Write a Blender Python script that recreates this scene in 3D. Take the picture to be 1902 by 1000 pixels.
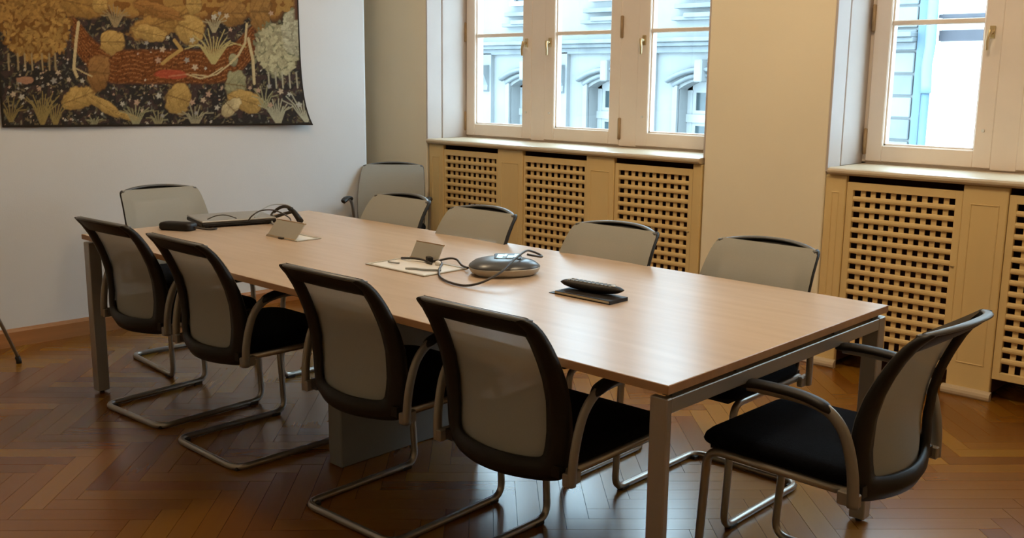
import bpy, math, random
import numpy as np
from mathutils import Matrix, Vector
random.seed(7); np.random.seed(7)
for o in list(bpy.data.objects): bpy.data.objects.remove(o)
SC = bpy.context.scene
COL = SC.collection

# ------------------------------------------------------------------ camera
CP = Vector((1.27852727, -1.88618548, 1.44332787))
CR = Vector((0.72448841, 0.68921522, 0.00994629))
CU = Vector((-0.13594092, 0.12872203, 0.98231904))
CF = Vector((-0.67574893, 0.71303087, -0.18695017))
FPX = 1855.5949
cd = bpy.data.cameras.new('camera'); cam = bpy.data.objects.new('camera', cd); COL.objects.link(cam)
m = Matrix.Identity(4)
for i in range(3):
    m[i][0] = CR[i]; m[i][1] = CU[i]; m[i][2] = -CF[i]; m[i][3] = CP[i]
cam.matrix_world = m
cd.sensor_width = 36.0; cd.sensor_fit = 'HORIZONTAL'; cd.lens = FPX / 1902 * 36.0
cd.clip_start = 0.05; cd.clip_end = 200
SC.camera = cam

# ------------------------------------------------------------------ world, lights, exposure
SC.view_settings.view_transform = 'Standard'; SC.view_settings.look = 'None'
SC.view_settings.gamma = 1.0; SC.view_settings.use_curve_mapping = False
SC.view_settings.exposure = -0.08
w = bpy.data.worlds.new('overcast_sky'); SC.world = w; w.use_nodes = True
nt = w.node_tree; nt.nodes.clear()
bg = nt.nodes.new('ShaderNodeBackground'); out = nt.nodes.new('ShaderNodeOutputWorld')
bg.inputs[0].default_value = (0.60, 0.83, 1.0, 1); bg.inputs[1].default_value = 13.0
nt.links.new(bg.outputs[0], out.inputs[0])

def area(name, loc, target, sx, sy, power, color, portal=False, parent=None):
    l = bpy.data.lights.new(name, 'AREA'); l.shape = 'RECTANGLE'; l.size = sx; l.size_y = sy
    l.energy = power; l.color = color
    if portal: l.cycles.is_portal = True
    o = bpy.data.objects.new(name, l); COL.objects.link(o)
    o.location = loc; d = Vector(target) - Vector(loc)
    o.rotation_euler = d.to_track_quat('-Z', 'Y').to_euler()
    if parent: o.parent = parent
    return o
WARM = (1.0, 0.76, 0.48)
LAMPS = [(-0.1, 0.9, 62), (-2.4, 0.6, 50), (1.2, -2.8, 3)]     # ceiling lamps of the room: x, y, power

# ------------------------------------------------------------------ helpers
def tag(o, label=None, cat=None, group=None, kind=None):
    if label: o['label'] = label
    if cat: o['category'] = cat
    if group: o['group'] = group
    if kind: o['kind'] = kind
    return o
def empty(name, loc=(0, 0, 0), rz=0, label=None, cat=None, group=None):
    o = bpy.data.objects.new(name, None); COL.objects.link(o); o.empty_display_size = .1
    o.location = loc; o.rotation_euler = (0, 0, rz)
    return tag(o, label, cat, group)
def copy_tree(o, parent=None):
    c = o.copy(); COL.objects.link(c)
    if parent: c.parent = parent
    for ch in list(o.children): copy_tree(ch, c)
    return c
class MB:
    def __init__(s): s.v = []; s.f = []; s.sm = []; s.uv = None; s.mi = []
    def add(s, vs, fs, smooth=False, mi=0):
        b = len(s.v); s.v += [tuple(q) for q in vs]
        for f in fs: s.f.append(tuple(b + i for i in f)); s.sm.append(smooth); s.mi.append(mi)
        return s
    def box(s, x0, y0, z0, x1, y1, z1, mi=0):
        vs = [(x, y, z) for z in (z0, z1) for y in (y0, y1) for x in (x0, x1)]
        return s.add(vs, [(0, 2, 3, 1), (4, 5, 7, 6), (0, 1, 5, 4), (2, 6, 7, 3), (0, 4, 6, 2), (1, 3, 7, 5)], False, mi)
    def obox(s, c, ax, ay, az, hx, hy, hz):
        c = Vector(c); ax = Vector(ax).normalized() * hx; ay = Vector(ay).normalized() * hy; az = Vector(az).normalized() * hz
        vs = [c + ax * i + ay * j + az * k for k in (-1, 1) for j in (-1, 1) for i in (-1, 1)]
        return s.add(vs, [(0, 2, 3, 1), (4, 5, 7, 6), (0, 1, 5, 4), (2, 6, 7, 3), (0, 4, 6, 2), (1, 3, 7, 5)])
    def cbox(s, x0, y0, z0, x1, y1, z1, c=.003, mi=0):
        """box with chamfered edges (rounded look), 24 verts"""
        vs = []; idx = {}
        X = (x0, x1); Y = (y0, y1); Z = (z0, z1)
        for i in (0, 1):
            for j in (0, 1):
                for k in (0, 1):
                    sx = c if i == 0 else -c; sy = c if j == 0 else -c; sz = c if k == 0 else -c
                    idx[(i, j, k, 'x')] = len(vs); vs.append((X[i], Y[j] + sy, Z[k] + sz))
                    idx[(i, j, k, 'y')] = len(vs); vs.append((X[i] + sx, Y[j], Z[k] + sz))
                    idx[(i, j, k, 'z')] = len(vs); vs.append((X[i] + sx, Y[j] + sy, Z[k]))
        F = []
        for i in (0, 1):
            q = [idx[(i, 0, 0, 'x')], idx[(i, 1, 0, 'x')], idx[(i, 1, 1, 'x')], idx[(i, 0, 1, 'x')]]; F.append(q if i else q[::-1])
            q = [idx[(0, i, 0, 'y')], idx[(0, i, 1, 'y')], idx[(1, i, 1, 'y')], idx[(1, i, 0, 'y')]]; F.append(q if i else q[::-1])
            q = [idx[(0, 0, i, 'z')], idx[(1, 0, i, 'z')], idx[(1, 1, i, 'z')], idx[(0, 1, i, 'z')]]; F.append(q if i else q[::-1])
        for j in (0, 1):
            for k in (0, 1):
                q = [idx[(0, j, k, 'y')], idx[(1, j, k, 'y')], idx[(1, j, k, 'z')], idx[(0, j, k, 'z')]]; F.append(q if (j ^ k) else q[::-1])
                q = [idx[(j, 0, k, 'x')], idx[(j, 1, k, 'x')], idx[(j, 1, k, 'z')], idx[(j, 0, k, 'z')]]; F.append(q[::-1] if (j ^ k) else q)
                q = [idx[(j, k, 0, 'x')], idx[(j, k, 1, 'x')], idx[(j, k, 1, 'y')], idx[(j, k, 0, 'y')]]; F.append(q if (j ^ k) else q[::-1])
                for i in (0,):
                    pass
        for i in (0, 1):
            for j in (0, 1):
                for k in (0, 1):
                    q = [idx[(i, j, k, 'x')], idx[(i, j, k, 'y')], idx[(i, j, k, 'z')]]
                    F.append(q if (i + j + k) % 2 else q[::-1])
        return s.add(vs, F, False, mi)
    def tube(s, path, r, seg=10, r2=None, closed=False, up=None, mi=0):
        P = [Vector(q) for q in path]; n = len(P); r2 = r2 or r
        T = []
        for i in range(n):
            a = P[i - 1] if (i > 0 or closed) else P[i]; b = P[(i + 1) % n] if (i < n - 1 or closed) else P[i]
            T.append((b - a).normalized())
        N = Vector(up) if up else (Vector((0, 0, 1)) if abs(T[0].z) < .9 else Vector((1, 0, 0)))
        N = (N - T[0] * N.dot(T[0])).normalized(); base = len(s.v)
        for i in range(n):
            if up: N = Vector(up)
            N2 = N - T[i] * N.dot(T[i])
            N = N2.normalized() if N2.length > 1e-5 else N
            B = T[i].cross(N)
            ri = r(i / (n - 1)) if callable(r) else r; rj = r2(i / (n - 1)) if callable(r2) else r2
            for k in range(seg):
                a = 2 * math.pi * k / seg
                s.v.append(tuple(P[i] + N * (ri * math.cos(a)) + B * (rj * math.sin(a))))
        m = n if closed else n - 1
        for i in range(m):
            for k in range(seg):
                a = base + i * seg; b = base + ((i + 1) % n) * seg; k2 = (k + 1) % seg
                s.f.append((a + k, a + k2, b + k2, b + k)); s.sm.append(True); s.mi.append(mi)
        if not closed:
            s.f.append(tuple(base + k for k in range(seg))[::-1]); s.sm.append(False); s.mi.append(mi)
            s.f.append(tuple(base + (n - 1) * seg + k for k in range(seg))); s.sm.append(False); s.mi.append(mi)
        return s
    def rings(s, rings, cap0=True, cap1=True, smooth=True, mi=0):
        b = len(s.v); n = len(rings[0])
        for R in rings: s.v += [tuple(q) for q in R]
        for i in range(len(rings) - 1):
            for k in range(n):
                k2 = (k + 1) % n
                s.f.append((b + i * n + k, b + i * n + k2, b + (i + 1) * n + k2, b + (i + 1) * n + k)); s.sm.append(smooth); s.mi.append(mi)
        if cap0: s.f.append(tuple(b + k for k in range(n))[::-1]); s.sm.append(smooth); s.mi.append(mi)
        if cap1: s.f.append(tuple(b + (len(rings) - 1) * n + k for k in range(n))); s.sm.append(smooth); s.mi.append(mi)
        return s
    def grid(s, fn, nu, nv, smooth=True, mi=0):
        b = len(s.v)
        for j in range(nv + 1):
            for i in range(nu + 1): s.v.append(tuple(fn(i / nu, j / nv)))
        for j in range(nv):
            for i in range(nu):
                a = b + j * (nu + 1) + i
                s.f.append((a, a + 1, a + nu + 2, a + nu + 1)); s.sm.append(smooth); s.mi.append(mi)
        return s
    def mesh(s, name, mats):
        me = bpy.data.meshes.new(name); me.from_pydata(s.v, [], s.f)
        for mt in (mats if isinstance(mats, (list, tuple)) else [mats]): me.materials.append(mt)
        me.polygons.foreach_set('use_smooth', s.sm); me.polygons.foreach_set('material_index', s.mi)
        me.update(); return me
    def build(s, name, mats, parent=None, bevel=0, loc=None, solid=0, sub=0):
        me = s.mesh(name, mats); o = bpy.data.objects.new(name, me); COL.objects.link(o)
        if parent: o.parent = parent
        if loc: o.location = loc
        if solid:
            md = o.modifiers.new('solid', 'SOLIDIFY'); md.thickness = solid; md.offset = 0
        if bevel:
            md = o.modifiers.new('bevel', 'BEVEL'); md.width = bevel; md.segments = 2; md.limit_method = 'ANGLE'; md.angle_limit = .8
        if sub:
            md = o.modifiers.new('sub', 'SUBSURF'); md.levels = sub; md.render_levels = sub
        return o
def fillet(pts, r, n=6):
    P = [Vector(q) for q in pts]; out = [P[0]]
    for i in range(1, len(P) - 1):
        rr = r[i] if isinstance(r, dict) and i in r else (r if not isinstance(r, dict) else .03)
        a = (P[i - 1] - P[i]); b = (P[i + 1] - P[i]); la, lb = a.length, b.length; a.normalize(); b.normalize()
        ang = a.angle(b); d = min(rr / math.tan(ang / 2), la * .49, lb * .49)
        A = P[i] + a * d; B = P[i] + b * d
        for k in range(n + 1):
            t = k / n; out.append(A * (1 - t) ** 2 + P[i] * 2 * t * (1 - t) + B * t * t)
    out.append(P[-1]); return out
def smoothpath(pts, n=6):
    P = [Vector(q) for q in pts]; out = []
    for i in range(len(P) - 1):
        p0 = P[max(i - 1, 0)]; p1 = P[i]; p2 = P[i + 1]; p3 = P[min(i + 2, len(P) - 1)]
        for k in range(n):
            t = k / n
            out.append(.5 * ((2 * p1) + (-p0 + p2) * t + (2 * p0 - 5 * p1 + 4 * p2 - p3) * t * t + (-p0 + 3 * p1 - 3 * p2 + p3) * t ** 3))
    out.append(P[-1]); return out
def interp(x, xs, ys): return float(np.interp(x, xs, ys))
def rrect(hx, hy, r, n=5, cx=0, cy=0):
    out = []
    for (sx, sy, a0) in ((1, 1, 0), (-1, 1, 90), (-1, -1, 180), (1, -1, 270)):
        for k in range(n + 1):
            a = math.radians(a0 + 90 * k / n)
            out.append((cx + sx * (hx - r) + r * math.cos(a), cy + sy * (hy - r) + r * math.sin(a)))
    return out

# ------------------------------------------------------------------ materials
def mat(name, col, rough=.5, metal=0, var=.06, scale=8, bump=0, bscale=60, coat=0, spec=None, stretch=None, ior=None):
    mt = bpy.data.materials.new(name); mt.use_nodes = True; nt = mt.node_tree; N = nt.nodes; L = nt.links
    b = N['Principled BSDF']; b.inputs['Roughness'].default_value = rough; b.inputs['Metallic'].default_value = metal
    if coat: b.inputs['Coat Weight'].default_value = coat; b.inputs['Coat Roughness'].default_value = .2
    if spec is not None: b.inputs['Specular IOR Level'].default_value = spec
    tc = N.new('ShaderNodeTexCoord'); mp = N.new('ShaderNodeMapping'); L.new(tc.outputs['Object'], mp.inputs[0])
    if stretch: mp.inputs['Scale'].default_value = stretch
    no = N.new('ShaderNodeTexNoise'); no.inputs['Scale'].default_value = scale; no.inputs['Detail'].default_value = 4
    L.new(mp.outputs[0], no.inputs[0])
    rp = N.new('ShaderNodeValToRGB'); e = rp.color_ramp.elements
    e[0].position = .3; e[1].position = .7
    e[0].color = tuple(max(0, c * (1 - var)) for c in col) + (1,); e[1].color = tuple(min(1, c * (1 + var)) for c in col) + (1,)
    L.new(no.outputs[0], rp.inputs[0]); L.new(rp.outputs[0], b.inputs['Base Color'])
    if bump:
        n2 = N.new('ShaderNodeTexNoise'); n2.inputs['Scale'].default_value = bscale; L.new(mp.outputs[0], n2.inputs[0])
        bp = N.new('ShaderNodeBump'); bp.inputs['Strength'].default_value = bump; bp.inputs['Distance'].default_value = .01
        L.new(n2.outputs[0], bp.inputs['Height']); L.new(bp.outputs[0], b.inputs['Normal'])
    return mt
M = {}
M['wall'] = mat('wall_paint_warmlit', (.88, .79, .60), .8, var=.02, scale=2, bump=.05, bscale=150)  # same paint as the tapestry wall, warm lamplight put into its colour
M['wallL'] = mat('wall_paint_daylit', (.62, .625, .635), .8, var=.02, scale=2, bump=.05, bscale=150)  # same wall paint again, cool daylight put into its colour
M['ceil'] = mat('ceiling_paint', (.82, .78, .72), .85, var=.02)
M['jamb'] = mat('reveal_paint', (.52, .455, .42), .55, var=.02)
M['win'] = mat('window_paint', (.80, .70, .61), .4, var=.03, scale=5)
M['sill'] = mat('sill_paint', (.54, .43, .29), .4, var=.03)
M['cab'] = mat('cover_paint', (.74, .54, .245), .5, var=.05, scale=4, stretch=(1, 1, .15))
M['cabin'] = mat('cover_inside_shade', (.06, .018, .012), .9)  # shade of the unlit interior put into the colour
M['base'] = mat('baseboard_wood', (.36, .16, .055), .45, var=.15, scale=6, stretch=(1, .15, 4))
M['top'] = mat('tabletop_laminate', (.51, .385, .285), .27, var=.05, scale=7, stretch=(.35, 4, 1), spec=.3)
M['edge'] = mat('table_edge', (.40, .22, .10), .5, var=.08, scale=8, stretch=(.5, 4, 1))
M['steel'] = mat('silver_lacquer', (.36, .33, .29), .38, metal=.55, var=.03)
M['chrome'] = mat('satin_chrome', (.36, .34, .31), .32, metal=.8, var=.03)
M['arm'] = mat('arm_lacquer', (.27, .245, .21), .42, metal=.45, var=.03)
M['dark'] = mat('dark_metal', (.03, .028, .026), .5)
M['blk'] = mat('black_plastic', (.010, .008, .007), .5, spec=.3, var=.1, bump=.05, bscale=300)
M['blkg'] = mat('black_gloss', (.012, .014, .018), .12, var=.1)
M['grey'] = mat('grey_frame', (.10, .105, .11), .4, var=.05)
M['seat'] = mat('seat_fabric', (.004, .005, .008), .95, var=.25, scale=160, bump=.3, bscale=500, spec=.08)
M['rub'] = mat('rubber', (.02, .02, .02), .7)
M['pnl'] = mat('grey_panel', (.17, .17, .165), .5, var=.04)
M['lap'] = mat('laptop_lid', (.32, .32, .31), .4, metal=.2, var=.03)
M['white'] = mat('white_plastic', (.72, .70, .66), .4, var=.02)
M['paper'] = mat('paper', (.75, .68, .5), .7)
M['alu'] = mat('aluminium', (.46, .43, .36), .45, metal=.35, var=.03)
M['brass'] = mat('brass_handle', (.60, .47, .27), .3, metal=.8, var=.04)
M['hinge'] = mat('hinge_brass', (.40, .27, .15), .45, metal=.4, var=.06)
M['cable'] = mat('cable_black', (.03, .025, .022), .45)
M['cableg'] = mat('cable_grey', (.30, .31, .30), .5)
M['slate'] = mat('device_slate', (.055, .06, .068), .3, var=.05)
M['silver'] = mat('device_silver', (.46, .42, .35), .35, metal=.35, var=.03)
M['stone'] = mat('facade_stone', (.165, .17, .17), .9, var=.10, scale=1.2, bump=.1, bscale=6)
M['stoned'] = mat('facade_stone_dark', (.125, .135, .14), .9, var=.18, scale=2.5)  # darker, more mottled stone for trim and alternate quoins
M['plaster'] = mat('facade_plaster', (.62, .61, .62), .9, var=.02)
M['fwin'] = mat('facade_window_paint', (.22, .225, .225), .6, var=.02)
M['fdark'] = mat('facade_trim_slate', (.05, .048, .058), .8)
M['zinc'] = mat('zinc_pipe', (.075, .125, .175), .6, var=.05)
M['zincl'] = mat('zinc_light', (.12, .18, .195), .6, var=.05)
M['fpane'] = mat('facade_pane', (.03, .045, .05), .12, var=.3, scale=2)
M['street'] = mat('asphalt', (.16, .16, .16), .9, var=.15)
M['chr2'] = mat('easel_tube', (.34, .30, .24), .35, metal=.5)

def glass_mat():
    mt = bpy.data.materials.new('window_glass'); mt.use_nodes = True; nt = mt.node_tree; nt.nodes.clear(); N = nt.nodes; L = nt.links
    o = N.new('ShaderNodeOutputMaterial'); mx = N.new('ShaderNodeMixShader'); t = N.new('ShaderNodeBsdfTransparent'); g = N.new('ShaderNodeBsdfGlossy')
    t.inputs[0].default_value = (.95, .98, .98, 1); g.inputs['Roughness'].default_value = .02
    fr = N.new('ShaderNodeFresnel'); fr.inputs[0].default_value = 1.45
    ge = N.new('ShaderNodeNewGeometry'); iv = N.new('ShaderNodeMath'); iv.operation = 'SUBTRACT'; iv.inputs[0].default_value = 1; L.new(ge.outputs['Backfacing'], iv.inputs[1])
    mu = N.new('ShaderNodeMath'); mu.operation = 'MULTIPLY'; L.new(fr.outputs[0], mu.inputs[0]); L.new(iv.outputs[0], mu.inputs[1])
    L.new(mu.outputs[0], mx.inputs[0]); L.new(t.outputs[0], mx.inputs[1]); L.new(g.outputs[0], mx.inputs[2]); L.new(mx.outputs[0], o.inputs[0])
    return mt
M['glass'] = glass_mat()
def mesh_mat():
    mt = bpy.data.materials.new('backrest_mesh'); mt.use_nodes = True; nt = mt.node_tree; N = nt.nodes; L = nt.links
    b = N['Principled BSDF']; b.inputs['Base Color'].default_value = (.36, .355, .32, 1); b.inputs['Roughness'].default_value = .8
    b.inputs['Specular IOR Level'].default_value = .2
    o = N['Material Output']; t = N.new('ShaderNodeBsdfTransparent'); tr = N.new('ShaderNodeBsdfTranslucent'); tr.inputs[0].default_value = (.30, .25, .19, 1)
    m1 = N.new('ShaderNodeMixShader'); m1.inputs[0].default_value = .12; L.new(b.outputs[0], m1.inputs[1]); L.new(tr.outputs[0], m1.inputs[2])
    m2 = N.new('ShaderNodeMixShader'); tc = N.new('ShaderNodeTexCoord')
    wv = N.new('ShaderNodeTexNoise'); wv.inputs['Scale'].default_value = 260; L.new(tc.outputs['Object'], wv.inputs[0])
    mr = N.new('ShaderNodeMapRange'); mr.inputs[3].default_value = .03; mr.inputs[4].default_value = .11; L.new(wv.outputs[0], mr.inputs[0])
    L.new(mr.outputs[0], m2.inputs[0]); L.new(m1.outputs[0], m2.inputs[1]); L.new(t.outputs[0], m2.inputs[2]); L.new(m2.outputs[0], o.inputs[0])
    return mt
M['mesh'] = mesh_mat()
def plank_mat():
    mt = bpy.data.materials.new('oak_parquet'); mt.use_nodes = True; nt = mt.node_tree; N = nt.nodes; L = nt.links
    b = N['Principled BSDF']; b.inputs['Roughness'].default_value = .30; b.inputs['Specular IOR Level'].default_value = .9
    at = N.new('ShaderNodeAttribute'); at.attribute_name = 'tone'
    uv = N.new('ShaderNodeUVMap'); uv.uv_map = 'UVMap'
    mp = N.new('ShaderNodeMapping'); mp.inputs['Scale'].default_value = (2, 22, 1); L.new(uv.outputs[0], mp.inputs[0])
    no = N.new('ShaderNodeTexNoise'); no.inputs['Scale'].default_value = 2.0; no.inputs['Detail'].default_value = 5; no.inputs['Roughness'].default_value = .65
    L.new(mp.outputs[0], no.inputs[0])
    rp = N.new('ShaderNodeValToRGB'); e = rp.color_ramp.elements
    e[0].position = .0; e[0].color = (.135, .040, .002, 1); e[1].position = 1; e[1].color = (.255, .115, .012, 1)
    el = rp.color_ramp.elements.new(.5); el.color = (.19, .068, .005, 1)
    mx = N.new('ShaderNodeMath'); mx.operation = 'MULTIPLY_ADD'; L.new(no.outputs[0], mx.inputs[0]); mx.inputs[1].default_value = .20; 
    sb = N.new('ShaderNodeMath'); sb.operation = 'SUBTRACT'; L.new(at.outputs['Fac'], sb.inputs[0]); sb.inputs[1].default_value = .10
    L.new(sb.outputs[0], mx.inputs[2]); L.new(mx.outputs[0], rp.inputs[0]); L.new(rp.outputs[0], b.inputs['Base Color'])
    mr = N.new('ShaderNodeMapRange'); mr.inputs[3].default_value = .24; mr.inputs[4].default_value = .28; L.new(no.outputs[0], mr.inputs[0]); L.new(mr.outputs[0], b.inputs['Roughness'])
    return mt
M['plank'] = plank_mat()
def emis(name, col, st):
    mt = bpy.data.materials.new(name); mt.use_nodes = True; b = mt.node_tree.nodes['Principled BSDF']
    b.inputs['Base Color'].default_value = (.8, .8, .8, 1); b.inputs['Emission Color'].default_value = col + (1,); b.inputs['Emission Strength'].default_value = st
    return mt
M['lamp'] = emis('lamp_diffuser', WARM, 3.0)

# ------------------------------------------------------------------ room shell
def wx(y): return -4.2598 + .0391 * y        # face of the tapestry wall; it ends at YE, beyond it a recess
XN, YN, ZC = 3.6, -4.2, 3.3
mb = MB(); z0, z1 = -.05, ZC + .1
YE = 2.41; a, b_ = (wx(YN), YN), (wx(YE), YE)
mb.add([(a[0], a[1], z0), (b_[0], b_[1], z0), (-5.3, b_[1], z0), (-5.3, a[1], z0),
        (a[0], a[1], z1), (b_[0], b_[1], z1), (-5.3, b_[1], z1), (-5.3, a[1], z1)],
       [(0, 3, 2, 1), (4, 5, 6, 7), (0, 1, 5, 4), (1, 2, 6, 5), (2, 3, 7, 6), (3, 0, 4, 7)])
tag(mb.build('wall_left', M['wallL'], bevel=.02), kind='structure')
mb = MB()
mb.box(-5.5, 2.86, z0, -4.06, 3.42, z1); mb.box(-5.5, 2.3, z0, -5.3, 2.87, z1); mb.box(-1.765, 2.86, z0, -1.047, 3.42, z1); mb.box(1.20, 2.86, z0, XN + .2, 3.42, z1)
for (x0, x1) in ((-4.06, -1.765), (-1.047, 1.20)):
    mb.box(x0, 2.86, 2.78, x1, 3.42, z1); mb.box(x0, 3.24, z0, x1, 3.42, 1.0)
tag(mb.build('wall_right', M['wall'], bevel=.008), kind='structure')
tag(MB().box(XN, YN - .2, z0, XN + .2, 3.0, z1).build('wall_rear', M['wall']), kind='structure')
tag(MB().box(-5.2, YN - .2, z0, XN, YN, z1).build('wall_near', M['wall']), kind='structure')
tag(MB().box(-5.3, YN - .2, ZC, XN + .2, 3.42, ZC + .15).build('ceiling', M['ceil']), kind='structure')
# skirting of the tapestry wall
mb = MB(); prof = [(0, 0), (.022, 0), (.022, .080), (.016, .092), (0, .096)]
R = []
for y in (YN, 2.41): R.append([(wx(y) + px_ * 1, y, pz) for px_, pz in prof])
mb.rings(R, smooth=False)
tag(mb.build('baseboard_left', M['base']), kind='structure')
mb = MB(); mb.cbox(-1.765, 2.845, 0, -1.05, 2.86, .095, .003)
tag(mb.build('baseboard_right', M['win']), kind='structure')
# reveal linings of the window niches, with a joint
nt_ = 1
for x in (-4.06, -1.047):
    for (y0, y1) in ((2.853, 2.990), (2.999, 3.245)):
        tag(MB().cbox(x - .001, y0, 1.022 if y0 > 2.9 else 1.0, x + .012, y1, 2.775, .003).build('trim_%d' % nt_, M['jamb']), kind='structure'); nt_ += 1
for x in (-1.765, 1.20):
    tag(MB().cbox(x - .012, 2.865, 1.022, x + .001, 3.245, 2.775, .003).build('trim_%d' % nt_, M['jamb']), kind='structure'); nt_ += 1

# ------------------------------------------------------------------ herringbone floor
tag(MB().box(-5.3, YN - .2, -.2, XN + .2, 3.42, -.014).build('floor', M['dark']), kind='structure')
floor = bpy.data.objects['floor']
PL, PW, PT = .48, .08, .012; g = .0007
def plank_verts(u0, v0, du, dv, zt):
    c45 = math.sqrt(.5)
    u1, v1 = u0 + du, v0 + dv; u0 += g; v0 += g; u1 -= g; v1 -= g
    pts = [(u0, v0), (u1, v0), (u1, v1), (u0, v1)]
    return [((u - v) * c45, (u + v) * c45) for u, v in pts]
planks = []
rng = random.Random(3)
for k in range(-120, 121):
    for mm in range(-14, 15):
        for typ in (0, 1):
            if typ == 0: u, v, du, dv = k * PW + mm * PL, k * PW - mm * PL, PL, PW
            else: u, v, du, dv = k * PW + mm * PL, k * PW + PW - mm * PL, PW, PL
            q = plank_verts(u, v, du, dv, 0)
            cx = sum(p[0] for p in q) / 4; cy = sum(p[1] for p in q) / 4
            if cx < (wx(cy) - .3 if cy < 2.0 else -5.3) or cx > XN + .2 or cy < YN - .2 or cy > 3.3: continue
            d = Vector((cx, cy, 0)) - CP; zz = d.dot(CF)
            vis = 0
            if zz > .5:
                X = 951 + FPX * d.dot(CR) / zz; Y = 500 - FPX * d.dot(CU) / zz
                if -60 < X < 1960 and Y < 1060: vis = 1
            planks.append((0 if vis else 1, zz, typ, cx, cy, q))
planks.sort(key=lambda t: (t[0], t[1]))
tones = [.12, .3, .42, .5, .58, .66, .78, .92]
def plank_mesh(name, qs, tl):
    v = []; f = []; uvs = []; tn = []
    for (q, tone, du, zt) in zip(qs, tl[0], tl[1], tl[2]):
        b = len(v)
        for (x, y) in q: v.append((x, y, zt - PT))
        for (x, y) in q: v.append((x, y, zt))
        f += [(b + 4, b + 5, b + 6, b + 7), (b, b + 1, b + 5, b + 4), (b + 1, b + 2, b + 6, b + 5), (b + 2, b + 3, b + 7, b + 6), (b + 3, b, b + 4, b + 7)]
        o1, o2 = rng.random() * 9, rng.random() * 9
        c4 = [(0, 0), (PL, 0), (PL, PW), (0, PW)] if du else [(0, 0), (0, PW), (PL, PW), (PL, 0)]
        c4 = [(a + o1, b2 + o2) for a, b2 in c4]
        uvs += c4; 
        for s_ in range(4): uvs += [c4[s_], c4[(s_ + 1) % 4], c4[(s_ + 1) % 4], c4[s_]]
        tn += [tone] * 5 * 4
    me = bpy.data.meshes.new(name); me.from_pydata(v, [], f); me.materials.append(M['plank'])
    ul = me.uv_layers.new(name='UVMap'); ul.data.foreach_set('uv', [c for uvp in uvs for c in uvp])
    at = me.attributes.new('tone', 'FLOAT', 'CORNER'); at.data.foreach_set('value', tn)
    me.update(); return me
shared = {}
for (vis, zz, typ, cx, cy, q) in planks[:300]:
    ti = rng.randrange(len(tones)); vr = rng.randrange(3)
    if (typ, ti, vr) not in shared:
        q0 = [(x - cx, y - cy) for x, y in q]
        shared[(typ, ti, vr)] = plank_mesh('plank', [q0], ([tones[ti]], [typ == 0], [0.0]))
    o = bpy.data.objects.new('plank', shared[(typ, ti, vr)]); COL.objects.link(o); o.location = (cx, cy, -rng.random() * .0004); o.parent = floor
rest = planks[300:]
me = plank_mesh('planks_beyond', [p[5] for p in rest], ([rng.choice(tones) for p in rest], [p[2] == 0 for p in rest], [-rng.random() * .0004 for p in rest]))
o = bpy.data.objects.new('parquet_planks', me); COL.objects.link(o); o.parent = floor; tag(o, kind='stuff')

# ------------------------------------------------------------------ windows
def handle(parent, x, z, side, yb):
    mb = MB(); mb.cbox(x - .014, yb - .008, z - .03, x + .014, yb, z + .03, .003)
    mb.tube([(x, yb, z), (x, yb - .035, z)], .010, 10)
    mb.tube(smoothpath([(x, yb - .036, z + .008), (x, yb - .040, z - .01), (x + side * .006, yb - .043, z - .045), (x + side * .004, yb - .04, z - .085)], 4), lambda t: .011 - .004 * t, 8)
    h = mb.build('handle', M['brass'], parent); h['label'] = 'brass lever handle'
def sash(win, x0, x1, hinge_side, handle_side, glass_in=.088, zb=1.037, zt=2.70, dz=0):
    yf, yb = 3.225, 3.285                       # inner and outer face of the casement
    gx0, gx1 = x0 + glass_in, x1 - glass_in; gz0, gz1 = zb + .086, zt - .086
    mb = MB()
    mb.cbox(x0, yf, zb, gx0, yb, zt, .005); mb.cbox(gx1, yf, zb, x1, yb, zt, .005)
    mb.cbox(gx0 - .004, yf + .001, zb, gx1 + .004, yb, gz0, .005); mb.cbox(gx0 - .004, yf + .001, gz1, gx1 + .004, yb, zt, .005)
    # inner glazing bead step
    for bx in ((gx0, gx0 + .008), (gx1 - .008, gx1)): mb.box(bx[0], yf + .02, gz0, bx[1], yb, gz1)
    mb.box(gx0, yf + .02, gz0, gx1, yb, gz0 + .008)
    sf = mb.build('casement', M['win'], win)
    z1_ = 1.743; z2_ = 2.22
    for zz in (z1_, z2_):
        MB().cbox(gx0, yf + .014, zz - .013, gx1, yb - .01, zz + .013, .004).build('glazing_bar', M['win'], sf)
    for (a1, a2) in ((gz0, z1_ - .013), (z1_ + .013, z2_ - .013), (z2_ + .013, gz1)):
        MB().box(gx0, yf + .036, a1, gx1, yf + .040, a2).build('pane', M['glass'], sf)
    hx = x0 - .004 if hinge_side < 0 else x1 + .004
    for hz in (1.77, 1.14, 2.45):
        mb = MB(); mb.tube([(hx, yf - .004, hz - .065), (hx, yf - .004, hz + .065)], .010, 10)
        for t in (-.065, .065): mb.tube([(hx, yf - .004, hz + t - .003), (hx, yf - .004, hz + t + .003)], .007, 8)
        mb.build('hinge', M['hinge'], sf)
    hxx = gx0 - .040 if handle_side < 0 else gx1 + .040
    handle(sf, hxx, 1.685, 1 if handle_side < 0 else -1, yf)
    MB().tube([(hxx - .0, yf, 1.22), (hxx, yf - .006, 1.22)], .008, 10).build('rosette', M['white'], sf)
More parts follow.
